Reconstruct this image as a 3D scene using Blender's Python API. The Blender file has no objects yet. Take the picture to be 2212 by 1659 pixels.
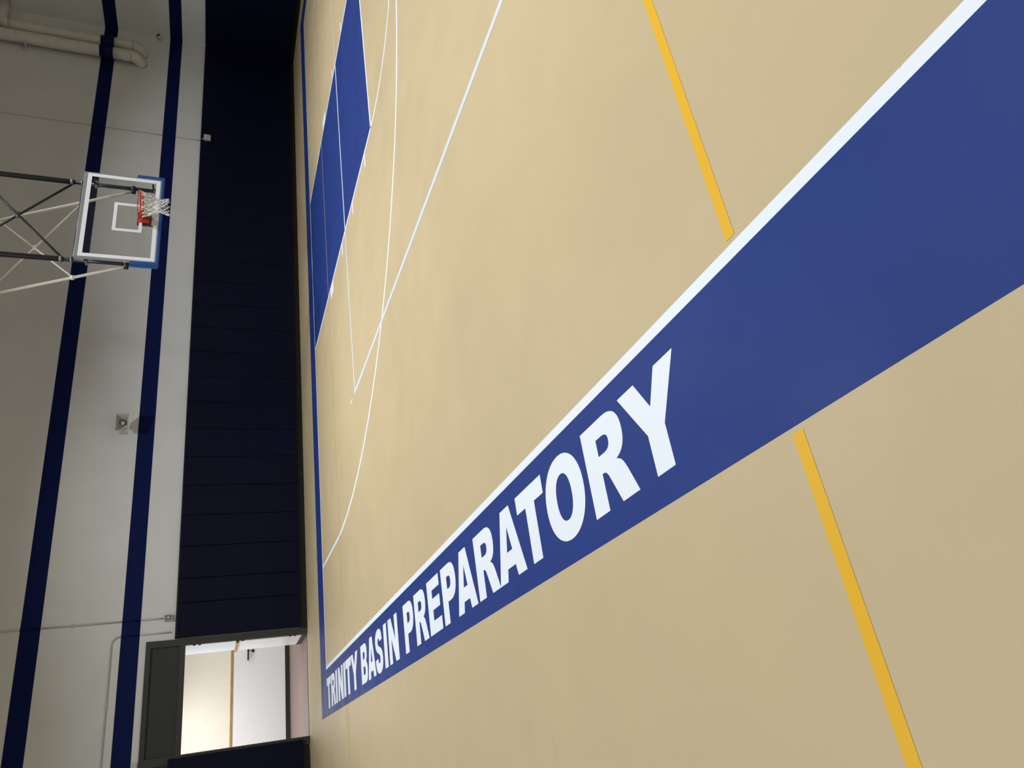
import bpy, bmesh, math, random
from mathutils import Vector, Matrix, Euler
from mathutils.geometry import tessellate_polygon
random.seed(4)
S = bpy.context.scene
C = S.collection
FT = .3048

# ------------------------------------------------------------ camera (calibrated; photo lies on its side)
CAM = Vector((-9.04212555, -12.51306305, 1.71346349))
yaw, pitch, roll, fpx = 0.48898774, -0.38343297, 0.03122404, 1572.75786
F = Vector((math.sin(yaw)*math.cos(pitch), math.cos(yaw)*math.cos(pitch), math.sin(pitch)))
R = Vector((math.cos(yaw), -math.sin(yaw), 0)); U = R.cross(F)
R2 = R*math.cos(roll)+U*math.sin(roll); U2 = -R*math.sin(roll)+U*math.cos(roll)
cd = bpy.data.cameras.new('camera'); cam = bpy.data.objects.new('camera', cd); C.objects.link(cam)
cd.sensor_fit = 'HORIZONTAL'; cd.sensor_width = 36; cd.lens = 36*fpx/2212; cd.clip_start = .05; cd.clip_end = 200
m = Matrix(((-U2.x, R2.x, -F.x, CAM.x), (-U2.y, R2.y, -F.y, CAM.y), (-U2.z, R2.z, -F.z, CAM.z), (0, 0, 0, 1)))
cam.matrix_world = m; S.camera = cam

# ------------------------------------------------------------ world, lights, exposure
w = bpy.data.worlds.new('world'); S.world = w; w.use_nodes = True
w.node_tree.nodes['Background'].inputs[0].default_value = (.8, .85, 1, 1)
w.node_tree.nodes['Background'].inputs[1].default_value = .05
S.view_settings.view_transform = 'Standard'; S.view_settings.look = 'None'
S.view_settings.exposure = -1.57; S.view_settings.gamma = 1; S.view_settings.use_curve_mapping = False

def area(name, loc, size, power, color=(1, 1, 1), spread=180, rot=(0, 0, 0), sy=None):
    l = bpy.data.lights.new(name, 'AREA'); l.energy = power; l.color = color; l.spread = math.radians(spread)
    l.shape = 'RECTANGLE'; l.size = size; l.size_y = sy or size
    o = bpy.data.objects.new(name, l); C.objects.link(o); o.location = loc; o.rotation_euler = rot
    return o
CEIL = 9.2
for ix, x in enumerate((-11.0, -4.2, 3.0)):
    for iy, y in enumerate((-3.7, -10.8, -17.5, -24.0)):
        area('high_bay_lamp', (x, y, CEIL-.25), .55, (1090, 800, 640, 640)[iy]*(.44, 1.05, .80)[ix], (1, .985, .965), 112, (0, 0, 0), .9)
area('hall_lamp', (-7.9, 4.6, 2.72), .6, 105, (1, .98, .95), 180, (0, 0, 0), 1.2)
area('hall_lamp', (-4.6, 4.6, 2.72), .6, 130, (.90, .95, 1), 180, (0, 0, 0), 1.2)
area('hall_daylight', (-9.92, 3.9, 1.55), 1.5, 150, (.84, .92, 1), 180, (0, math.radians(-90), 0), 2.0)

# ------------------------------------------------------------ materials
MATS = {}
def mat(name, col, rough=.6, metal=0, spec=.5, noise=0, nscale=3., bump=0, bscale=40., coat=0, darken=None):
    mt = bpy.data.materials.new(name); mt.use_nodes = True; nt = mt.node_tree; b = nt.nodes['Principled BSDF']
    b.inputs['Base Color'].default_value = (*col, 1); b.inputs['Roughness'].default_value = rough
    b.inputs['Metallic'].default_value = metal; b.inputs['Specular IOR Level'].default_value = spec
    if coat: b.inputs['Coat Weight'].default_value = coat; b.inputs['Coat Roughness'].default_value = .25
    tc = nt.nodes.new('ShaderNodeNewGeometry')
    if noise:
        n = nt.nodes.new('ShaderNodeTexNoise'); n.inputs['Scale'].default_value = nscale; n.inputs['Detail'].default_value = 5
        nt.links.new(tc.outputs['Position'], n.inputs['Vector'])
        mr = nt.nodes.new('ShaderNodeMapRange'); mr.inputs[1].default_value = .3; mr.inputs[2].default_value = .7
        mr.inputs[3].default_value = 1-noise; mr.inputs[4].default_value = 1+noise
        nt.links.new(n.outputs[0], mr.inputs[0])
        mx = nt.nodes.new('ShaderNodeVectorMath'); mx.operation = 'SCALE'; mx.inputs[0].default_value = col
        nt.links.new(mr.outputs[0], mx.inputs['Scale']); nt.links.new(mx.outputs[0], b.inputs['Base Color'])
    if bump:
        n2 = nt.nodes.new('ShaderNodeTexNoise'); n2.inputs['Scale'].default_value = bscale; n2.inputs['Detail'].default_value = 4
        nt.links.new(tc.outputs['Position'], n2.inputs['Vector'])
        bp = nt.nodes.new('ShaderNodeBump'); bp.inputs['Strength'].default_value = bump; bp.inputs['Distance'].default_value = .01
        nt.links.new(n2.outputs[0], bp.inputs['Height']); nt.links.new(bp.outputs[0], b.inputs['Normal'])
    MATS[name] = mt
    return mt

def floor_mat(name, col, rough=.50, mottling=.05, scuff=.12, spec=.28):
    """Seamless poured sports floor: mottled colour, scuffs and brushed gloss."""
    mt = bpy.data.materials.new(name); mt.use_nodes = True; nt = mt.node_tree; N = nt.nodes; L = nt.links
    b = N['Principled BSDF']; b.inputs['Specular IOR Level'].default_value = spec
    g = N.new('ShaderNodeNewGeometry')
    n = N.new('ShaderNodeTexNoise'); n.inputs['Scale'].default_value = .9; n.inputs['Detail'].default_value = 6; n.inputs['Roughness'].default_value = .6
    L.new(g.outputs['Position'], n.inputs['Vector'])
    mr = N.new('ShaderNodeMapRange'); mr.inputs[1].default_value = .3; mr.inputs[2].default_value = .7
    mr.inputs[3].default_value = 1-mottling; mr.inputs[4].default_value = 1+mottling; L.new(n.outputs[0], mr.inputs[0])
    # sparse scuffs: stretched noise thresholded, gated by a broad noise
    mp = N.new('ShaderNodeMapping'); mp.inputs['Rotation'].default_value = (0, 0, .7); mp.inputs['Scale'].default_value = (2.2, 9, 1)
    L.new(g.outputs['Position'], mp.inputs[0])
    s1 = N.new('ShaderNodeTexNoise'); s1.inputs['Scale'].default_value = 1.6; s1.inputs['Detail'].default_value = 7; s1.inputs['Distortion'].default_value = .6
    L.new(mp.outputs[0], s1.inputs['Vector'])
    r1 = N.new('ShaderNodeMapRange'); r1.inputs[1].default_value = .70; r1.inputs[2].default_value = .80; L.new(s1.outputs[0], r1.inputs[0])
    s2 = N.new('ShaderNodeTexNoise'); s2.inputs['Scale'].default_value = 26; s2.inputs['Detail'].default_value = 2
    L.new(g.outputs['Position'], s2.inputs['Vector'])
    r2 = N.new('ShaderNodeMapRange'); r2.inputs[1].default_value = .76; r2.inputs[2].default_value = .80; L.new(s2.outputs[0], r2.inputs[0])
    mxm = N.new('ShaderNodeMath'); mxm.operation = 'MAXIMUM'; L.new(r1.outputs[0], mxm.inputs[0]); L.new(r2.outputs[0], mxm.inputs[1])
    k = N.new('ShaderNodeMath'); k.operation = 'MULTIPLY_ADD'; k.inputs[1].default_value = -scuff; k.inputs[2].default_value = 1
    L.new(mxm.outputs[0], k.inputs[0])
    mm = N.new('ShaderNodeMath'); mm.operation = 'MULTIPLY'; L.new(mr.outputs[0], mm.inputs[0]); L.new(k.outputs[0], mm.inputs[1])
    sc = N.new('ShaderNodeVectorMath'); sc.operation = 'SCALE'; sc.inputs[0].default_value = col
    L.new(mm.outputs[0], sc.inputs['Scale']); L.new(sc.outputs[0], b.inputs['Base Color'])
    # trowel-like gloss variation
    n3 = N.new('ShaderNodeTexNoise'); n3.inputs['Scale'].default_value = 2.4; n3.inputs['Detail'].default_value = 5
    L.new(g.outputs['Position'], n3.inputs['Vector'])
    rr = N.new('ShaderNodeMapRange'); rr.inputs[1].default_value = .3; rr.inputs[2].default_value = .7
    rr.inputs[3].default_value = rough-.05; rr.inputs[4].default_value = rough+.06; L.new(n3.outputs[0], rr.inputs[0]); L.new(rr.outputs[0], b.inputs['Roughness'])
    bp = N.new('ShaderNodeBump'); bp.inputs['Strength'].default_value = .06; bp.inputs['Distance'].default_value = .004
    n4 = N.new('ShaderNodeTexNoise'); n4.inputs['Scale'].default_value = 7; n4.inputs['Detail'].default_value = 3
    L.new(g.outputs['Position'], n4.inputs['Vector']); L.new(n4.outputs[0], bp.inputs['Height']); L.new(bp.outputs[0], b.inputs['Normal'])
    MATS[name] = mt; return mt

M_FLOOR = floor_mat('floor_tan', (.385, .318, .196), mottling=.035)
M_BAND = floor_mat('court_blue', (.0105, .030, .160), mottling=.06, scuff=-.35, spec=.14)
M_WHITE = floor_mat('court_white', (.57, .63, .71), mottling=.01, scuff=.12)
M_PALE = floor_mat('court_pale_blue', (.44, .50, .60), mottling=.01, scuff=.1)
M_YELLOW = floor_mat('court_yellow', (.55, .32, .012), mottling=.02, scuff=.1)
M_YFADE = floor_mat('court_yellow_faded', (.43, .325, .115))
M_YFAR = floor_mat('court_yellow_worn', (.40, .315, .17))
M_YKEY = floor_mat('court_yellow_over_blue', (.27, .17, .13))
M_WFADE = floor_mat('court_white_faded', (.44, .40, .31))
M_WALL = mat('wall_grey', (.68, .715, .74), .75, noise=.03, nscale=1.2, bump=.05, bscale=18, spec=.25)
M_NAVY = mat('wall_navy_paint', (.002, .008, .075), .6, noise=.08, nscale=2, spec=.12)
M_PAD = mat('pad_navy_vinyl', (.0017, .0030, .0190), .48, noise=.08, nscale=3, bump=.1, bscale=25, spec=.16)
M_PADEDGE = mat('pad_edge', (.02, .026, .06), .5)
M_BLACK = mat('black_rubber', (.008, .009, .009), .4, bump=.2, bscale=15, spec=.35)
M_FRAME = mat('frame_charcoal', (.034, .037, .038), .55)
M_FRAME2 = mat('transom_charcoal', (.025, .028, .031), .6)
M_PIPE = mat('painted_pipe_wrap', (.62, .62, .60), .8, noise=.07, nscale=5, bump=1.0, bscale=9, spec=.2)
M_COND = mat('painted_conduit', (.52, .53, .53), .6)
M_MAST = mat('mast_dark_paint', (.017, .019, .032), .4, spec=.5)
M_STRUT = mat('strut_offwhite', (.80, .79, .74), .5)
M_CLAMP = mat('clamp_metal', (.22, .22, .2), .5, metal=.5)
M_ALU = mat('board_frame_aluminium', (.42, .43, .46), .42, metal=.6)
M_BWHITE = mat('board_white', (.80, .84, .92), .4)
M_BPAD = mat('board_padding_blue', (.010, .075, .27), .5)
M_RED = mat('rim_orange', (.52, .045, .018), .38)
M_NET = mat('net_white', (.72, .71, .66), .8)
M_HORN = mat('device_white', (.5, .5, .47), .5)
M_LENS = mat('lens_black', (.006, .006, .007), .15)
M_BOX = mat('box_grey', (.46, .46, .45), .45)
M_HALLR = mat('hall_pale_blue', (.74, .79, .88), .45, noise=.01)
M_HALLW = mat('hall_cream', (.80, .755, .66), .6, noise=.01)
M_TILE = mat('tile_white', (.83, .83, .85), .25, spec=.6)
M_GROUT = mat('grout', (.80, .80, .81), .8)
M_WOOD = mat('rail_wood', (.42, .22, .055), .45, noise=.15, nscale=9)
M_BASE = mat('hall_base', (.018, .016, .014), .5)
M_PLANK = mat('plank_pinkish', (.22, .155, .14), .5, noise=.08, nscale=12)
M_BRONZE = mat('handrail_bronze', (.03, .028, .024), .35, metal=.4)
M_CEIL = mat('ceiling_grey', (.35, .35, .34), .8)

gl = bpy.data.materials.new('board_glass'); gl.use_nodes = True; nt = gl.node_tree
for n in list(nt.nodes):
    if n.type != 'OUTPUT_MATERIAL': nt.nodes.remove(n)
out = [n for n in nt.nodes if n.type == 'OUTPUT_MATERIAL'][0]
tr = nt.nodes.new('ShaderNodeBsdfTransparent'); tr.inputs[0].default_value = (.98, .99, .985, 1)
gs = nt.nodes.new('ShaderNodeBsdfGlossy'); gs.inputs['Roughness'].default_value = .03
lw_ = nt.nodes.new('ShaderNodeLayerWeight'); lw_.inputs[0].default_value = .5
pw = nt.nodes.new('ShaderNodeMath'); pw.operation = 'POWER'; pw.inputs[1].default_value = 5; nt.links.new(lw_.outputs['Facing'], pw.inputs[0])
fr = nt.nodes.new('ShaderNodeMath'); fr.operation = 'MULTIPLY_ADD'; fr.inputs[1].default_value = .6; fr.inputs[2].default_value = .035; nt.links.new(pw.outputs[0], fr.inputs[0])
mx = nt.nodes.new('ShaderNodeMixShader'); nt.links.new(fr.outputs[0], mx.inputs[0]); nt.links.new(tr.outputs[0], mx.inputs[1]); nt.links.new(gs.outputs[0], mx.inputs[2])
nt.links.new(mx.outputs[0], out.inputs[0]); M_GLASS = gl

# plank grain along X
nt = M_PLANK.node_tree

# ------------------------------------------------------------ mesh helpers
def new_bm(): return bmesh.new()
def box(bm, x0, x1, y0, y1, z0, z1, bev=0):
    vs = [bm.verts.new(p) for p in ((x0, y0, z0), (x1, y0, z0), (x1, y1, z0), (x0, y1, z0), (x0, y0, z1), (x1, y0, z1), (x1, y1, z1), (x0, y1, z1))]
    fs = [bm.faces.new([vs[i] for i in q]) for q in ((0, 3, 2, 1), (4, 5, 6, 7), (0, 1, 5, 4), (1, 2, 6, 5), (2, 3, 7, 6), (3, 0, 4, 7))]
    if bev:
        es = list({e for f in fs for e in f.edges})
        bmesh.ops.bevel(bm, geom=es, offset=bev, segments=2, affect='EDGES', profile=.6)
    return bm
def tube(bm, pts, r, seg=12, closed=False, caps=True):
    pts = [Vector(p) for p in pts]; n = len(pts); rings = []
    prev = None
    for i, p in enumerate(pts):
        if closed: t = (pts[(i+1) % n]-pts[i-1]).normalized()
        else:
            a = pts[max(i-1, 0)]; b = pts[min(i+1, n-1)]; t = (b-a).normalized()
        if prev is None:
            ref = Vector((0, 0, 1)) if abs(t.z) < .9 else Vector((1, 0, 0)); nn = t.cross(ref).normalized()
        else: nn = (prev-t*prev.dot(t)).normalized()
        prev = nn; bb = t.cross(nn); rr = r[i] if isinstance(r, (list, tuple)) else r
        rings.append([bm.verts.new(p+(nn*math.cos(2*math.pi*k/seg)+bb*math.sin(2*math.pi*k/seg))*rr) for k in range(seg)])
    for i in range(n if closed else n-1):
        A = rings[i]; B = rings[(i+1) % n]
        for k in range(seg):
            bm.faces.new((A[k], A[(k+1) % seg], B[(k+1) % seg], B[k]))
    if caps and not closed:
        bm.faces.new(rings[0][::-1]); bm.faces.new(rings[-1])
    return bm
def lathe(bm, prof, M, seg=24):
    rings = [[bm.verts.new(M @ Vector((r*math.cos(2*math.pi*k/seg), r*math.sin(2*math.pi*k/seg), z))) for k in range(seg)] for r, z in prof]
    for A, B in zip(rings, rings[1:]):
        for k in range(seg): bm.faces.new((A[k], A[(k+1) % seg], B[(k+1) % seg], B[k]))
    bm.faces.new(rings[0][::-1]); bm.faces.new(rings[-1]); return bm
def poly(bm, loops, z):
    """flat polygon with holes; loops of (x, y)"""
    L3 = [[Vector((x, y, 0)) for x, y in l] for l in loops]
    flat = [v for l in L3 for v in l]; vs = [bm.verts.new((v.x, v.y, z)) for v in flat]
    for t in tessellate_polygon(L3):
        try: f = bm.faces.new([vs[i] for i in t])
        except ValueError: continue
        f.normal_update()
        if f.normal.z < 0: f.normal_flip()
    return bm
def rect(x0, x1, y0, y1): return [(x0, y0), (x1, y0), (x1, y1), (x0, y1)]

def obj(name, bm, mt, parent=None, smooth=False, label=None):
    me = bpy.data.meshes.new(name)
    bmesh.ops.recalc_face_normals(bm, faces=bm.faces) if not name in FLAT else None
    bm.to_mesh(me); bm.free(); me.materials.append(mt)
    if smooth:
        for p in me.polygons: p.use_smooth = True
    o = bpy.data.objects.new(name, me); C.objects.link(o)
    if parent: o.parent = parent
    if label: o['label'] = label
    return o
FLAT = {'court_line', 'sideline_band', 'key_area', 'letter', 'lane_block', 'lane_mark'}
def struct(name, bm, mt, parent=None):
    o = obj(name, bm, mt, parent)
    if not parent: o['kind'] = 'structure'
    return o
def thing(name, label, cat, group=None):
    o = bpy.data.objects.new(name, None); C.objects.link(o); o.empty_display_size = .1
    o['label'] = label; o['category'] = cat
    if group: o['group'] = group
    return o
def tag(o, label, cat, group=None):
    o['label'] = label; o['category'] = cat
    if group: o['group'] = group
    return o

# ------------------------------------------------------------ room shell
WY = 2.38          # face of the end wall
WX = 9.02          # face of the right wall
XL, YR = -14.0, -28.0
DX0, DX1, DZ = -10.36, -6.53, 2.76     # framed opening
floor = struct('floor', box(new_bm(), XL-.2, WX+.3, YR-.2, 2.46, -.12, 0), M_FLOOR)
bm = new_bm()
box(bm, DX1, WX+.3, WY, WY+.22, 0, CEIL); box(bm, XL-.2, DX0, WY, WY+.22, 0, CEIL); box(bm, DX0, DX1, WY, WY+.22, DZ, CEIL)
wall_back = struct('wall_back', bm, M_WALL)
wall_right = struct('wall_right', box(new_bm(), WX, WX+.2, YR, WY, 0, CEIL), M_WALL)
struct('wall_left', box(new_bm(), XL-.2, XL, YR, WY, 0, CEIL), M_WALL)
struct('wall_front', box(new_bm(), XL-.2, WX+.2, YR-.2, YR, 0, CEIL), M_WALL)
struct('ceiling', box(new_bm(), XL-.2, WX+.3, YR-.2, WY+.22, CEIL, CEIL+.15), M_CEIL)
# painted navy stripes on both walls
for z0, z1 in ((2.872, 3.168), (4.405, 4.705)):
    obj('painted_stripe', box(new_bm(), XL, WX-.002, WY-.002, WY+.001, z0, z1), M_NAVY, wall_back, label='navy blue painted stripe')
    obj('painted_stripe', box(new_bm(), WX-.002, WX+.001, YR, WY-.002, z0, z1), M_NAVY, wall_right, label='navy blue painted stripe')
# plaster joints between the wall panels: thin slightly proud ribs
for x in (6.37, 3.42, .44, -2.71, -5.76):
    bm = new_bm(); z = 2.3
    rng = random.Random(int(x*100))
    while z < CEIL-.1:
        dz = rng.uniform(.5, 1.1); z1 = min(z+dz, CEIL)
        j = rng.uniform(-.004, .004)
        for a, b in ((2.3, 2.872), (3.168, 4.405), (4.705, CEIL)):
            lo, hi = max(a, z), min(b, z1)
            if hi > lo: box(bm, x-.012+j, x+.012+j, WY-.0032, WY+.001, lo, hi)
        z = z1+rng.uniform(0, .1)
    obj('plaster_joint', bm, M_WALL, wall_back)
    bm = new_bm()
    for a, b in ((2.872, 3.168), (4.405, 4.705)): box(bm, x-.012, x+.012, WY-.0034, WY+.001, a, b)
    obj('plaster_joint', bm, M_NAVY, wall_back)
# black base under the padding
bb = struct('baseboard_back', box(new_bm(), DX1, WX, WY-.035, WY+.002, 0, .14, .004), M_BLACK)
bb = struct('baseboard_back', box(new_bm(), XL, DX0, WY-.035, WY+.002, 0, .14, .004), M_BLACK)
struct('baseboard_right', box(new_bm(), WX-.035, WX+.002, YR, WY-.035, 0, .14, .004), M_BLACK)

# ------------------------------------------------------------ court markings (paint, flat on the floor)
H = 7.607; BO = 8.282; BY = .645; LW = .053
Z1, Z2, Z3, Z4 = .0004, .0008, .0012, .0016
YEND = -27.0
# blue border: left sideline band, baseline band, right band (one U-shaped coat)
bm = new_bm()
poly(bm, [[(-BO, YEND), (-H, YEND), (-H, 0), (H, 0), (H, YEND), (BO, YEND), (BO, BY), (-BO, BY)]], Z1)
obj('sideline_band', bm, M_BAND, floor, label='broad royal blue border band around the court')
def line(loops, z=Z2, m=M_WHITE, label=None, name='court_line'):
    return obj(name, poly(new_bm(), loops, z), m, floor, label=label)
line([rect(-H, -H+LW, YEND, 0)], label='white left sideline beside the lettered band')
line([rect(-H+LW, H-LW, -.05, 0)], label='white baseline')
line([rect(H-LW, H, YEND, 0)], label='white right sideline')
# key
k = 6*FT
obj('key_area', poly(new_bm(), [rect(-k+.05, k-.05, -19*FT+.05, -.05)], Z1), M_BAND, floor, label='royal blue free throw lane')
def lane(x0, x1, y0, y1, n='court_line'): return line([rect(x0, x1, y0, y1)], name=n)
lane(-k, -k+.05, -19*FT, -.05); lane(k-.05, k, -19*FT, -.05); lane(-k+.05, k-.05, -19*FT, -19*FT+.05)
for s in (-1, 1):
    a, b = sorted((s*k, s*(k+.2032)))
    lane(a, b, -8*FT, -7*FT, 'lane_block')
    for y in (11, 14+2/12, 17+4/12): lane(a, b, -y*FT-.0508, -y*FT, 'lane_mark')
def arcband(cx, cy, r0, r1, a0, a1, n=96):
    o = [(cx+r1*math.cos(a0+(a1-a0)*i/n), cy+r1*math.sin(a0+(a1-a0)*i/n)) for i in range(n+1)]
    q = [(cx+r0*math.cos(a1-(a1-a0)*i/n), cy+r0*math.sin(a1-(a1-a0)*i/n)) for i in range(n+1)]
    return o+q
line([arcband(0, -19*FT+.025, k-.05, k, math.pi, 2*math.pi)])
R3 = 19.75*FT
line([arcband(0, -5.25*FT, R3-.05, R3, math.pi, 2*math.pi, 140)], label='white three point arc')
line([rect(-R3, -R3+.05, -5.25*FT, -.05)]); line([rect(R3-.05, R3, -5.25*FT, -.05)], Z2, M_WFADE)
# pale blue volleyball court
vx, vy = 4.575, -3.66
line([rect(-vx, -vx+.055, YEND, vy)], Z3, M_PALE, 'pale blue volleyball sideline')
line([rect(vx-.055, vx, YEND, vy)], Z3, M_PALE, 'pale blue volleyball sideline')
line([rect(-vx+.055, k, vy-.06, vy)], Z3, M_PALE, 'pale blue volleyball end line'); line([rect(k, vx-.055, vy-.06, vy)], Z3, M_WFADE, 'faded end of the volleyball line')
line([rect(-vx, -vx+.05, vy+.18, vy+.32)], Z3, M_PALE); line([rect(vx-.05, vx, vy+.18, vy+.32)], Z3, M_PALE)
# yellow cross-court lines, interrupted at the borders
for ya in (-1.895, -10.886):
    n = 'yellow cross court line'
    line([rect(-13.5, -BO-.02, ya, ya+(.04 if ya > -5 else .05))], Z3, M_YFADE if ya > -5 else M_YELLOW, n)
    if ya > -5:
        line([rect(-H+LW+.02, -k-.01, ya, ya+.04)], Z3, M_YFADE, 'faded thin yellow line'); line([rect(-k+.06, k-.06, ya, ya+.04)], Z3, M_YKEY, 'thin brownish line across the blue lane')
        line([rect(k+.01, H-LW-.02, ya, ya+.04)], Z3, M_YFAR, 'worn yellow line')
    else: line([rect(-H+LW+.022, H-LW-.02, ya, ya+.05)], Z3, M_YELLOW, n)

# lettering TRINITY BASIN PREPARATORY
GH = .441
def bez(p0, p1, p2, p3, n=10): return [tuple(((1-t)**3*a+3*(1-t)**2*t*b+3*(1-t)*t*t*c+t**3*d) for a, b, c, d in zip(p0, p1, p2, p3)) for t in [i/n for i in range(n+1)]]
def catmull(pts, n=6):
    out = []
    for i in range(len(pts)-1):
        p0 = pts[max(i-1, 0)]; p1 = pts[i]; p2 = pts[i+1]; p3 = pts[min(i+2, len(pts)-1)]
        for j in range(n):
            t = j/n; out.append(tuple(.5*((2*b)+(-a+c)*t+(2*a-5*b+4*c-d)*t*t+(-a+3*b-3*c+d)*t**3) for a, b, c, d in zip(p0, p1, p2, p3)))
    out.append(pts[-1]); return out
def glyph(ch):
    h = GH
    if ch == 'I': return .152, [[(0, 0), (.152, 0), (.152, h), (0, h)]]
    if ch == 'T': return .412, [[(.137, 0), (.275, 0), (.275, h-.108), (.412, h-.108), (.412, h), (0, h), (0, h-.108), (.137, h-.108)]]
    if ch == 'N': return .432, [[(0, 0), (.131, 0), (.131, .236), (.286, 0), (.432, 0), (.432, h), (.301, h), (.301, .206), (.146, h), (0, h)]]
    if ch == 'Y': return .485, [[(.174, 0), (.313, 0), (.313, .185), (.485, h), (.331, h), (.242, .293), (.153, h), (0, h), (.174, .185)]]
    if ch == 'A': return .467, [[(0, 0), (.143, 0), (.166, .073), (.301, .073), (.324, 0), (.467, 0), (.312, h), (.155, h)], [(.187, .172), (.280, .172), (.2335, .327)]]
    if ch == 'E': return .388, [[(0, 0), (.388, 0), (.388, .102), (.148, .102), (.148, .187), (.368, .187), (.368, .279), (.148, .279), (.148, .347), (.382, .347), (.382, h), (0, h)]]
    if ch == 'P':
        o = [(0, 0), (.145, 0), (.145, .160)]+bez((.220, .160), (.335, .160), (.388, .215), (.388, .300))+bez((.388, .300), (.388, .390), (.335, h), (.225, h))[1:]+[(0, h)]
        i = [(.148, .256)]+bez((.19, .256), (.235, .256), (.252, .275), (.252, .303))+bez((.252, .303), (.252, .335), (.235, .349), (.19, .349))[1:]+[(.148, .349)]
        return .388, [o, i]
    if ch == 'R':
        o = [(0, 0), (.143, 0), (.143, .180)]+bez((.143, .180), (.180, .182), (.190, .168), (.205, .140), 6)[1:]+[(.275, 0), (.430, 0)]+bez((.375, .120), (.345, .180), (.335, .185), (.295, .200), 6)\
            + bez((.295, .200), (.375, .215), (.392, .265), (.392, .318))+bez((.392, .318), (.392, .395), (.345, h), (.240, h))[1:]+[(0, h)]
        i = [(.141, .268)]+bez((.195, .268), (.240, .268), (.258, .283), (.258, .311))+bez((.258, .311), (.258, .338), (.240, .352), (.195, .352))[1:]+[(.141, .352)]
        return .430, [o, i]
    if ch == 'B':
        o = [(0, 0)]+bez((.235, 0), (.355, 0), (.413, .035), (.413, .125))+bez((.413, .125), (.413, .180), (.385, .220), (.328, .232))[1:]\
            + bez((.328, .232), (.375, .247), (.398, .280), (.398, .325))[1:]+bez((.398, .325), (.398, .405), (.345, h), (.240, h))[1:]+[(0, h)]
        i1 = [(.146, .268)]+bez((.215, .268), (.245, .268), (.262, .285), (.262, .310))+bez((.262, .310), (.262, .335), (.245, .350), (.215, .350))[1:]+[(.146, .350)]
        i2 = [(.146, .093)]+bez((.220, .093), (.255, .093), (.275, .108), (.275, .138))+bez((.275, .138), (.275, .168), (.255, .184), (.220, .184))[1:]+[(.146, .184)]
        return .413, [o, i1, i2]
    if ch == 'O':
        def se(a, b, e, n=48):
            out = []
            for q in range(n):
                t = 2*math.pi*q/n; c, s = math.cos(t), math.sin(t)
                out.append((.235+a*math.copysign(abs(c)**(2/e), c), GH/2+b*math.copysign(abs(s)**(2/e), s)))
            return out
        return .470, [se(.235, .228, 2.12), se(.094, .126, 2.2)]
    if ch == 'S':
        a = catmull([(.385, .322), (.352, .403), (.285, .441), (.195, .450), (.090, .428), (.028, .372), (.018, .312), (.050, .252), (.120, .214), (.195, .192), (.245, .165), (.260, .135), (.243, .106), (.200, .093), (.162, .106), (.142, .150)], 5)
        b = catmull([(0, .142), (.020, .070), (.080, .014), (.190, -.008), (.305, .010), (.375, .060), (.396, .128), (.375, .192), (.315, .236), (.225, .264), (.165, .287), (.152, .315), (.168, .343), (.200, .353), (.232, .343), (.247, .314)], 5)
        return .396, [a+b]
LET = [('T', .024, .440), ('R', .485, .912), ('I', .950, 1.100), ('N', 1.193, 1.625), ('I', 1.690, 1.848), ('T', 1.880, 2.316), ('Y', 2.318, 2.840),
       ('B', 3.052, 3.465), ('A', 3.489, 3.954), ('S', 3.962, 4.355), ('I', 4.446, 4.602), ('N', 4.686, 5.126),
       ('P', 5.400, 5.785), ('R', 5.845, 6.273), ('E', 6.322, 6.706), ('P', 6.774, 7.160), ('A', 7.148, 7.616), ('R', 7.657, 8.087), ('A', 8.085, 8.553), ('T', 8.522, 8.934), ('O', 8.950, 9.420), ('R', 9.478, 9.908), ('Y', 9.885, 10.370)]
for n_, (ch, a, b) in enumerate(LET):
    gw, loops = glyph(ch); s = (b-a)/gw
    wl = [[(-8.187+.0033*(a+u*s)+v, -(a+u*s)) for u, v in l] for l in loops]
    obj('letter', poly(new_bm(), wl, Z2+(.0001 if n_ % 2 else 0)), M_WHITE, floor, label='white painted letter '+ch)

# ------------------------------------------------------------ wall padding
def padrun(label, xs, axis='x', z0=.138, z1=2.29, trim_ends=False):
    t = thing('wall_padding', label, 'wall padding')
    for a, b in zip(xs, xs[1:]):
        bm = new_bm()
        if axis == 'x': box(bm, a+.003, b-.003, 2.302, WY-.004, z0, z1, .012)
        else: box(bm, 8.945, WX-.004, a+.003, b-.003, z0, z1, .012)
        p = obj('pad_panel', bm, M_PAD, t)
    lo, hi = xs[0], xs[-1]
    bm = new_bm()
    if axis == 'x': box(bm, lo, hi, WY-.05, WY-.001, z1-.004, z1+.012)
    else: box(bm, WX-.05, WX-.001, lo, hi, z1-.004, z1+.012)
    obj('mounting_strip', bm, M_BLACK, t)
    return t
xs = [-6.515, -5.905, -5.46]
while xs[-1] < 8.3: xs.append(xs[-1]+.6085)
xs[-1] = 8.946
padrun('long run of dark navy wall pads under the hoop, from doorway to corner', xs)
padrun('dark navy wall pads at the left edge beyond the lit doorway', [-10.29, -9.68, -9.07, -8.46], z0=.126, z1=2.305)
ys = [2.3-.61*i for i in range(0, 49)][::-1]
sp = padrun('dark navy wall pads on the side wall past the far corner', ys, 'y')
obj('corner_filler', box(new_bm(), 8.90, WX-.002, 2.325, WY-.002, .13, 2.29), M_BLACK, sp)

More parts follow.
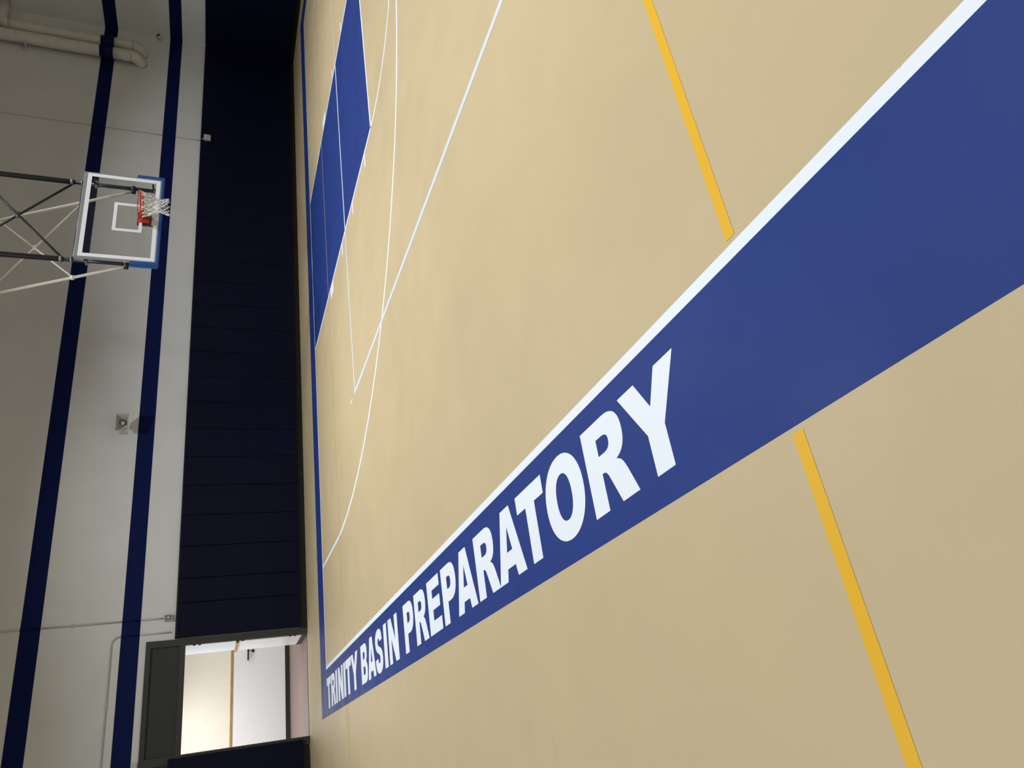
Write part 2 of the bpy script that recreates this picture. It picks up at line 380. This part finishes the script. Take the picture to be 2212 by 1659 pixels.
# ------------------------------------------------------------ door frame and hallway
df = thing('door_1', 'charcoal metal double door frame with solid transom panels', 'door frame'); df['kind'] = 'structure'
for k_ in ('label', 'category'): del df[k_]
FY0, FY1 = 2.352, 2.43
bm = new_bm()
box(bm, -6.645, DX1, FY0, FY1, 0, DZ); box(bm, -8.545, -8.415, FY0, FY1, 0, DZ); box(bm, DX0, -10.26, FY0, FY1, 0, DZ)
for a, b in ((-8.415, -6.645), (-10.26, -8.545)):
    box(bm, a, b, FY0, FY1, 2.68, DZ); box(bm, a, b, FY0, FY1, 2.120, 2.210)
obj('frame', bm, M_FRAME, df)
for a, b in ((-8.415, -6.645), (-10.26, -8.545)):
    obj('transom_panel', box(new_bm(), a, b, FY0+.03, FY1-.03, 2.210, 2.68), M_FRAME2, df)
obj('door_leaf', box(new_bm(), -10.26, -8.545, FY0+.03, FY0+.08, .01, 2.12), M_FRAME2, df)
for z in (.27, 1.20, 1.93):
    bm = new_bm()
    for dz in (-.045, .045): tube(bm, [(-6.655, FY0+.03, z+dz-.02), (-6.655, FY0+.03, z+dz+.02)], .010, 8)
    obj('hinge', bm, M_BLACK, df)
# hallway shell
HB = 5.97
struct('wall_hall_back', box(new_bm(), -10.0, -3.0, HB, HB+.15, 0, 2.85), M_HALLW)
side = struct('wall_hall_return', box(new_bm(), -6.64, -6.531, 2.431, 3.50, 0, 2.85), M_HALLR)
struct('wall_hall_left', box(new_bm(), -10.1, -10.0, 2.6, HB, 0, 2.85), M_HALLW)
struct('wall_hall_right', box(new_bm(), -3.0, -2.9, 2.6, HB, 0, 2.85), M_HALLW)
struct('wall_hall_near', box(new_bm(), -6.531, -3.0, 2.602, 2.75, 0, 2.85), M_HALLW)
struct('wall_hall_near', box(new_bm(), -10.0, -8.6, 2.602, 2.70, 0, 2.85), M_HALLW)
struct('ceiling_hall', box(new_bm(), -10.1, -2.9, 2.6, HB+.15, 2.85, 2.95), M_HALLW)
hb = [o for o in C.objects if o.name == 'wall_hall_back'][0]
# grout beds + tiles
obj('grout_bed', box(new_bm(), -9.9, -5.2, HB-.0105, HB, .10, 1.215), M_GROUT, hb)
tz = [.106+.0768*i for i in range(15)]
bmt = new_bm(); box(bmt, .0008, .1512, -.007, 0, .0008, .0760, .0010)
t0 = obj('tile', bmt, M_TILE, hb); first = True
for i in range(18):
    for j in range(14):
        if first: t = t0; first = False
        else: t = t0.copy(); C.objects.link(t)
        t.parent = hb; t.location = (-8.76+.1525*i, HB-.005, tz[j]); t.rotation_euler = (random.uniform(-.004, .004), 0, random.uniform(-.005, .005))
obj('grout_bed', box(new_bm(), -6.6505, -6.640, 2.432, 3.50, .10, 1.215), M_GROUT, side)
bmt = new_bm(); box(bmt, -.007, 0, .0008, .1482, .0008, .0760, .0010)
t0 = obj('tile', bmt, M_TILE, side); first = True
for i in range(7):
    for j in range(14):
        if first: t = t0; first = False
        else: t = t0.copy(); C.objects.link(t)
        t.parent = side; t.location = (-6.645, 2.445+.149*i, tz[j]); t.rotation_euler = (random.uniform(-.004, .004), 0, random.uniform(-.005, .005))
obj('chair_rail', box(new_bm(), -9.9, -5.2, HB-.028, HB, 1.217, 1.266, .006), M_WOOD, hb, label='brown wooden chair rail')
obj('chair_rail', box(new_bm(), -6.680, -6.640, 2.432, 3.52, 1.217, 1.266, .006), M_WOOD, side, label='brown wooden chair rail')
obj('base_trim', box(new_bm(), -9.9, -5.2, HB-.012, HB, 0, .10), M_BASE, hb, label='black vinyl base')
obj('base_trim', box(new_bm(), -6.652, -6.640, 2.432, 3.51, 0, .10), M_BASE, side, label='black vinyl base')
fh = struct('floor_hall', box(new_bm(), -10.0, -3.0, 2.46, HB, -.12, -.004), M_BASE)
y = 2.462; row = 0
while y < HB-.02:
    x = -9.9-random.uniform(0, .8)
    while x < -5.2:
        x1 = x+1.22
        obj('plank', box(new_bm(), x+.0008, x1-.0008, y+.0008, min(y+.152, HB-.002)-.0008, -.004, random.uniform(0, .0006)), M_PLANK, fh); x = x1
    y += .152
struct('trim_1', box(new_bm(), -8.42, -6.64, 2.43, 2.475, 0, .006, .002), M_BASE)
# handrail
hr = thing('handrail', 'dark bronze handrail on the tiled hallway wall seen through the doorway', 'handrail')
bm = new_bm(); pts = [(-5.2, HB-.075, .903), (-6.44, HB-.075, .903)]+[(-6.44-.075*math.sin(a), HB-.075+.065*(1-math.cos(a)), .903) for a in (.3, .7, 1.1, 1.5)]
tube(bm, pts, .0185, 12); obj('rail', bm, M_BRONZE, hr, True)
bm = new_bm(); tube(bm, [(-6.33, HB-.075, .888), (-6.33, HB-.07, .84), (-6.33, HB-.045, .80), (-6.33, HB-.012, .797)], .008, 10); obj('bracket', bm, M_BRONZE, hr, True)
bm = new_bm(); lathe(bm, [(.034, 0), (.034, .008), (.012, .014)], Matrix.Translation((-6.33, HB-.006, .797)) @ Matrix.Rotation(math.radians(90), 4, 'X')); obj('wall_flange', bm, M_BRONZE, hr, True)

# ------------------------------------------------------------ basketball hoop
hp = thing('basketball_hoop', 'ceiling hung basketball hoop with glass backboard, orange rim and white net', 'basketball hoop')
BYF = -1.2192
GX, G0, G1 = .892, 2.782, 3.926
obj('backboard_glass', box(new_bm(), -GX, GX, BYF+.001, BYF+.012, G0, G1), M_GLASS, hp, label='clear glass backboard panel')
bm = new_bm()
def frame_rect(bm, x0, x1, z0, z1, t, ya, yb):
    box(bm, x0, x1, ya, yb, z1-t, z1); box(bm, x0, x1, ya, yb, z0, z0+t); box(bm, x0, x0+t, ya, yb, z0+t, z1-t); box(bm, x1-t, x1, ya, yb, z0+t, z1-t)
frame_rect(bm, -GX, GX, G0, G1, .066, BYF-.001, BYF+.0008); obj('border_stripe', bm, M_BWHITE, hp, label='white border of the backboard')
bm = new_bm(); frame_rect(bm, -.305, .305, 3.018, 3.472, .052, BYF-.001, BYF+.0008); obj('target_square', bm, M_BWHITE, hp, label='white shooter square')
bm = new_bm()
box(bm, -.915, .915, BYF-.002, BYF+.055, G1+.001, 3.983, .004)
for s in (-1, 1): box(bm, *sorted((s*(GX+.001), s*.915)), BYF-.002, BYF+.055, G0-.02, G1)
box(bm, -.915, .915, BYF, BYF+.055, G0-.03, G0-.001)
obj('backboard_frame', bm, M_ALU, hp, label='grey aluminium backboard frame')
# padding: U round the lower edge
prof = [(-.985, 3.16), (-.985, 2.735), (-.970, 2.715), (.970, 2.715), (.985, 2.735), (.985, 3.16), (.918, 3.16), (.918, 2.752), (-.918, 2.752), (-.918, 3.16)]
bm = new_bm(); va = [bm.verts.new((x, BYF-.004, z)) for x, z in prof]; vb = [bm.verts.new((x, BYF+.085, z)) for x, z in prof]
n = len(prof); bm.faces.new(va); bm.faces.new(vb[::-1])
for i in range(n): bm.faces.new((va[i], vb[i], vb[(i+1) % n], va[(i+1) % n]))
bmesh.ops.bevel(bm, geom=[e for e in bm.edges], offset=.008, segments=2, affect='EDGES')
obj('edge_padding', bm, M_BPAD, hp, label='blue edge padding on the lower backboard')
# masts
MY = -1.0; MX = .832
def T(name, pts, r, mt, seg=14, label=None): return obj(name, tube(new_bm(), pts, r, seg), mt, hp, True, label)
for s in (-1, 1):
    T('mast', [(s*MX, MY, 2.885), (s*MX, MY, 4.16)], .034, M_MAST)
    T('mast', [(s*MX, MY, 4.16), (s*MX, MY, CEIL)], .044, M_MAST)
    T('clamp', [(s*MX, MY, 4.175), (s*MX, MY, 4.215)], .054, M_CLAMP)
    T('clamp', [(s*MX, MY, 4.03), (s*MX, MY, 4.055)], .045, M_CLAMP)
    T('clamp', [(s*MX, MY+.03, 3.20), (s*MX, MY+.03, 3.262)], .072, M_MAST)
    T('mast_foot', [(s*MX, MY, 2.868), (s*MX, MY, 2.90)], .042, M_CLAMP)
    for z in (3.84, 2.905):
        b_ = box(new_bm(), s*MX-.022, s*MX+.022, BYF+.056, MY-.02, z-.015, z+.015, .003); obj('board_bracket', b_, M_MAST, hp)
    b_ = box(new_bm(), s*MX-.075, s*MX+.075, MY-.03, MY+.03, 3.80, 3.835, .006); obj('bracket_bolt_plate', b_, M_CLAMP, hp)
    # dark cross brace between the masts
    T('cross_brace', [(s*(MX-.04), MY+s*.022, 4.20), (-s*(MX-.04), MY+s*.022, 5.61)], .019, M_MAST)
    # rear strut
    e = CEIL; sl = .527; z0 = 3.235
    T('rear_strut', [(s*MX, -.93, z0), (s*MX, -.93+sl*(e-z0), e)], .026, M_STRUT, label='off white rear strut')
    yz = lambda z: -.93+sl*(z-z0)
    T('clamp', [(s*MX, yz(4.07), 4.07), (s*MX, yz(4.11), 4.11)], .040, M_STRUT)
    T('cross_brace', [(s*(MX-.02), yz(4.10), 4.10), (-s*(MX-.02), yz(5.52), 5.52)], .0155, M_STRUT, label='off white cross brace')
T('clamp', [(-.055, MY, 4.90), (.055, MY, 4.90)], .027, M_CLAMP)
T('clamp', [(-.05, yz(4.81), 4.80), (.05, yz(4.82), 4.82)], .025, M_STRUT)
T('top_bar', [(-MX, MY, 4.015), (MX, MY, 4.015)], .026, M_MAST)
# rim
RC = Vector((0, BYF-.152-.2286, 3.048)); RR = .2286+.009
obj('rim', tube(new_bm(), [RC+Vector((RR*math.cos(a), RR*math.sin(a), 0)) for a in [2*math.pi*i/48 for i in range(48)]], .0095, 10, True), M_RED, hp, True, label='orange rim')
bm = new_bm()
box(bm, -.085, .085, BYF-.016, BYF-.001, 2.905, 3.085, .003)           # plate on the glass
box(bm, -.075, .075, BYF-.152-.01, BYF-.012, 3.034, 3.046, .002)       # neck
for s in (-1, 1):
    vs = [(s*.072, BYF-.014, 2.915), (s*.072, BYF-.150, 3.036), (s*.072, BYF-.014, 3.036)]
    A = [bm.verts.new(v) for v in vs]; B = [bm.verts.new((v[0]-s*.008, v[1], v[2])) for v in vs]
    bm.faces.new(A); bm.faces.new(B[::-1])
    for i in range(3): bm.faces.new((A[i], B[i], B[(i+1) % 3], A[(i+1) % 3]))
obj('rim_bracket', bm, M_RED, hp, label='orange rim mounting bracket')
# under-ring brace: lower half ring
bm = new_bm()
ps = [RC+Vector((.985*RR*math.cos(a), .985*RR*math.sin(a), -.034)) for a in [math.radians(d) for d in range(60, 481, 12)]]
ang = [math.radians(-20+8*i) for i in range(28)]
ia = []
for a in ang:
    ia.append([bm.verts.new(RC+Vector((q*math.cos(a), q*math.sin(a), z))) for q, z in ((RR-.010, -.012), (RR-.004, -.012), (RR-.004, -.055), (RR-.010, -.055))])
for A, B in zip(ia, ia[1:]):
    for q in range(4): bm.faces.new((A[q], A[(q+1) % 4], B[(q+1) % 4], B[q]))
ps = [(-.07, BYF-.03, 2.99)]+[tuple(RC+Vector((.97*RR*math.cos(math.radians(d)), .97*RR*math.sin(math.radians(d)), -.036))) for d in range(125, 416, 10)]+[(.07, BYF-.03, 2.99)]
tube(bm, ps, .006, 8); obj('rim_brace', bm, M_RED, hp, True)
bm = new_bm(); box(bm, -.12, .12, BYF+.013, BYF+.05, 2.79, 3.10, .003); obj('mount_plate', bm, M_FRAME, hp)
bm = new_bm(); box(bm, -.13, .13, BYF-.006, BYF-.0015, 2.765, 2.875, .001); obj('cover_plate', bm, M_BOX, hp, label='grey plate over the lower border')
# net: 12 loops of diamond mesh, narrow waist, slightly flared skirt
prof = [(0, RR-.004), (.135, .178), (.205, .142), (.255, .122), (.30, .113), (.345, .117), (.39, .127), (.43, .136)]
def pr_(k, half):
    z, r = prof[k]; return r, z
bm = new_bm(); NL = 12; rng = random.Random(2)
jit = {}
def node(k, a):
    key = (k, round(a*2) % (2*NL))
    if key not in jit: jit[key] = (rng.uniform(-.012, .012)*(k > 0), rng.uniform(-.010, .010)*(k > 0), rng.uniform(-.012, .012)*(k > 0))
    z, r = prof[k]; an = 2*math.pi*a/NL; j = jit[key]
    return RC+Vector((r*math.cos(an)+j[0], r*math.sin(an)+j[1], -.012-z+j[2]))
for k in range(len(prof)-1):
    for i in range(NL):
        a = i+(.5 if k % 2 else 0)
        for d in (-.5, .5):
            p, q = node(k, a), node(k+1, a+d)
            mid = (p+q)/2+Vector((rng.uniform(-.004, .004), rng.uniform(-.004, .004), -.006))
            tube(bm, [p, mid, q], .0048, 6)
k = len(prof)-1
for i in range(NL):
    a = i+(.5 if k % 2 else 0); p = node(k, a)
    tube(bm, [p+Vector((-.008, 0, .012)), p+Vector((-.012, 0, -.012)), p+Vector((0, .006, -.026)), p+Vector((.012, 0, -.012)), p+Vector((.008, 0, .012))], .0055, 6)
for k in (1, 2):
    for i in range(NL):
        p = node(k, i+(.5 if k % 2 else 0)); lathe(bm, [(.004, -.008), (.009, 0), (.004, .008)], Matrix.Translation(p), 6)
obj('net', bm, M_NET, hp, True, label='white cord net')

# ------------------------------------------------------------ pipes, conduits and devices on the wall
def painted_run(parent, x, y, r, z0, z1, mt, name, seg=16):
    """vertical tube split where the navy stripes cross it"""
    cuts = [z0, z1]
    for a, b in ((2.872, 3.168), (4.405, 4.705)):
        for q in (a, b):
            if z0 < q < z1: cuts.append(q)
    cuts = sorted(cuts)
    for a, b in zip(cuts, cuts[1:]):
        mid = (a+b)/2; navy = any(p <= mid <= q for p, q in ((2.872, 3.168), (4.405, 4.705)))
        nn = max(2, int((b-a)/.12)) if r > .05 else 2
        rg = random.Random(int(x*50+a*10))
        pts = [(x, y, a+(b-a)*i/(nn-1)) for i in range(nn)]; rr = [r*(1.0+(rg.uniform(-.018, .018) if r > .05 else 0)+(.012 if navy else 0)) for _ in pts]
        obj('painted_band' if navy else name, tube(new_bm(), pts, rr, seg), M_NAVY if navy else mt, parent, True, 'navy painted band' if navy else None)
def elbow(p0, d0, d1, rad, n=8):
    p0 = Vector(p0); d0 = Vector(d0); d1 = Vector(d1)
    return [p0+d0*rad*math.sin(t)+d1*rad*(1-math.cos(t)) for t in [math.pi/2*i/n for i in range(n+1)]]
p1 = thing('insulated_pipe', 'wrapped grey pipe nearest the far corner, turning towards the side wall at top', 'pipe', None)
painted_run(p1, 8.225, 2.165, .145, 3.99, 6.67, M_PIPE, 'pipe_cover', 20)
obj('pipe_elbow', tube(new_bm(), elbow((8.225, 2.165, 4.0), (0, 0, -1), (0, 1, 0), .213), .145, 20), M_PIPE, p1, True)
e = elbow((8.225, 2.165, 6.66), (0, 0, 1), (1, 0, 0), .2); obj('pipe_elbow', tube(new_bm(), e+[(WX-.002, 2.165, 6.86)], .130, 20), M_PIPE, p1, True)
p2 = thing('insulated_pipe', 'wrapped grey pipe left of its twin, running straight up the wall', 'pipe', None)
painted_run(p2, 7.865, 2.155, .143, 4.01, CEIL, M_PIPE, 'pipe_cover', 20)
obj('pipe_elbow', tube(new_bm(), elbow((7.865, 2.155, 4.02), (0, 0, -1), (0, 1, 0), .223), .143, 20), M_PIPE, p2, True)
bm = new_bm(); box(bm, 7.645, 7.70, 2.28, WY, 6.26, 6.31, .005); box(bm, 7.68, 7.74, 2.10, 2.32, 6.27, 6.30, .003); obj('pipe_hanger', bm, M_COND, p2)

c1 = thing('conduit', 'thin grey conduit dropping to the small white box right of the hoop', 'conduit')
painted_run(c1, 5.53, WY-.014, .011, 2.31, CEIL, M_COND, 'conduit_tube', 8)
obj('conduit_tube', tube(new_bm(), [(5.53, WY-.014, 2.31), (5.535, 2.31, 2.27), (5.54, 2.285, 2.21)], .011, 8), M_COND, c1, True)
b1 = thing('junction_box', 'small white box over the pad tops right of the hoop', 'electrical box')
obj('box_body', box(new_bm(), 5.475, 5.645, 2.235, 2.301, 2.062, 2.225, .014), M_BOX, b1)
bm = new_bm(); box(bm, 5.49, 5.63, 2.228, 2.236, 2.15, 2.212, .003); obj('box_cover', bm, M_HORN, b1)
bm = new_bm(); box(bm, 5.49, 5.63, 2.226, 2.236, 2.075, 2.135, .003); obj('box_cover', bm, M_HORN, b1)
bm = new_bm(); box(bm, 5.575, 5.605, 2.222, 2.227, 2.095, 2.118); obj('box_latch', bm, M_FRAME, b1)

c2 = thing('conduit', 'thin grey conduit dropping to the grey box above the doorway pads', 'conduit')
painted_run(c2, -6.14, WY-.016, .014, 2.50, CEIL, M_COND, 'conduit_tube', 8)
bm = new_bm(); box(bm, -6.17, -6.11, WY-.02, WY, 3.93, 3.95, .002); obj('conduit_strap', bm, M_COND, c2)
b2 = thing('outlet_box', 'small grey outlet box just above the pads near the doorway', 'electrical box')
obj('box_body', box(new_bm(), -6.195, -6.085, WY-.05, WY, 2.355, 2.50, .006), M_COND, b2)
obj('box_cover', box(new_bm(), -6.185, -6.095, WY-.055, WY-.049, 2.37, 2.485, .002), M_CLAMP, b2)
obj('box_button', box(new_bm(), -6.155, -6.125, WY-.060, WY-.054, 2.415, 2.44, .002), M_BWHITE, b2)
obj('wire_raceway', box(new_bm(), -6.18, -6.10, WY-.02, WY, 2.305, 2.356, .002), M_COND, b2)

c3 = thing('conduit', 'thin grey conduit bending left above the doorway and running level', 'conduit')
painted_run(c3, -6.395, WY-.014, .012, 2.37, 3.18, M_COND, 'conduit_tube', 8)
obj('conduit_tube', tube(new_bm(), elbow((-6.395, WY-.014, 3.18), (0, 0, 1), (-1, 0, 0), .13)+[(-13.9, WY-.014, 3.31)], .012, 8), M_COND, c3, True)
for x in (-7.52, -9.2):
    bm = new_bm(); box(bm, x-.02, x+.02, WY-.026, WY, 3.285, 3.335, .002); obj('conduit_strap', bm, M_COND, c3)
tag(obj('wall_bracket', box(new_bm(), -8.545, -8.44, WY-.03, WY, 2.775, 2.86, .006), M_COND), 'small grey wall bracket above the transom at the left edge', 'bracket')

# horn speaker
hs = thing('horn_speaker', 'square white horn loudspeaker mounted between the two wall stripes', 'loudspeaker')
hc = Vector((-2.41, 2.06, 3.42)); rot = Euler((math.radians(0), 0, math.radians(12))).to_matrix().to_4x4()
aim = Matrix.Translation(hc) @ Matrix.Rotation(math.radians(-14), 4, 'Z') @ Matrix.Rotation(math.radians(90), 4, 'X')   # local +Z -> -Y (out of the wall)
bm = new_bm()
def sq(bm, rings, M):
    R_ = []
    for hw, hh, z in rings: R_.append([bm.verts.new(M @ Vector((sx*hw, sy*hh, z))) for sx, sy in ((-1, -1), (1, -1), (1, 1), (-1, 1))])
    for A, B in zip(R_, R_[1:]):
        for q in range(4): bm.faces.new((A[q], A[(q+1) % 4], B[(q+1) % 4], B[q]))
    return R_
r_ = sq(bm, [(.055, .05, -.17), (.085, .075, -.10), (.175, .120, .04), (.175, .120, .055), (.162, .108, .052), (.075, .070, -.085)], aim)
bm.faces.new(r_[0][::-1]); bm.faces.new(r_[-1])
obj('horn_bell', bm, M_HORN, hs)
bm = new_bm(); tube(bm, [aim @ Vector((.01+.052*math.cos(t), .05*math.sin(t)-.005, -.055)) for t in [2*math.pi*i/24 for i in range(24)]], .009, 8, True); obj('throat_ring', bm, M_FRAME, hs, True)
bm = new_bm(); lathe(bm, [(.045, -.085), (.045, -.05), (.018, -.035)], aim, 16); obj('driver_cap', bm, M_HORN, hs, True)
bm = new_bm(); tube(bm, [aim @ Vector((0, 0, -.15)), Vector((-2.44, WY-.02, 3.42)), Vector((-2.44, WY, 3.42))], .03, 10)
box(bm, -2.52, -2.36, WY-.012, WY, 3.35, 3.49, .003); obj('mounting_bracket', bm, M_HORN, hs)
for dz in (-.05, .05):
    bm = new_bm(); tube(bm, [aim @ Vector((-.15, dz, -.02)), aim @ Vector((-.13, dz, -.06))], .012, 8); obj('bolt', bm, M_FRAME, hs)

# dome camera in the corner
dc = thing('dome_camera', 'small white security camera with black lens high in the far corner', 'camera')
M_ = Matrix.Translation((8.955, WY-.05, 3.425)) @ Matrix.Rotation(math.radians(105), 4, 'X') @ Matrix.Rotation(math.radians(10), 4, 'Y')
obj('camera_housing', lathe(new_bm(), [(.052, -.03), (.06, .0), (.058, .03), (.048, .055), (.035, .065)], M_, 20), M_HORN, dc, True)
M2 = Matrix.Translation((8.965, WY-.095, 3.445)) @ Matrix.Rotation(math.radians(60), 4, 'X')
obj('camera_lens', lathe(new_bm(), [(.042, -.005), (.040, .012), (.028, .026), (.010, .033)], M2, 20), M_LENS, dc, True)
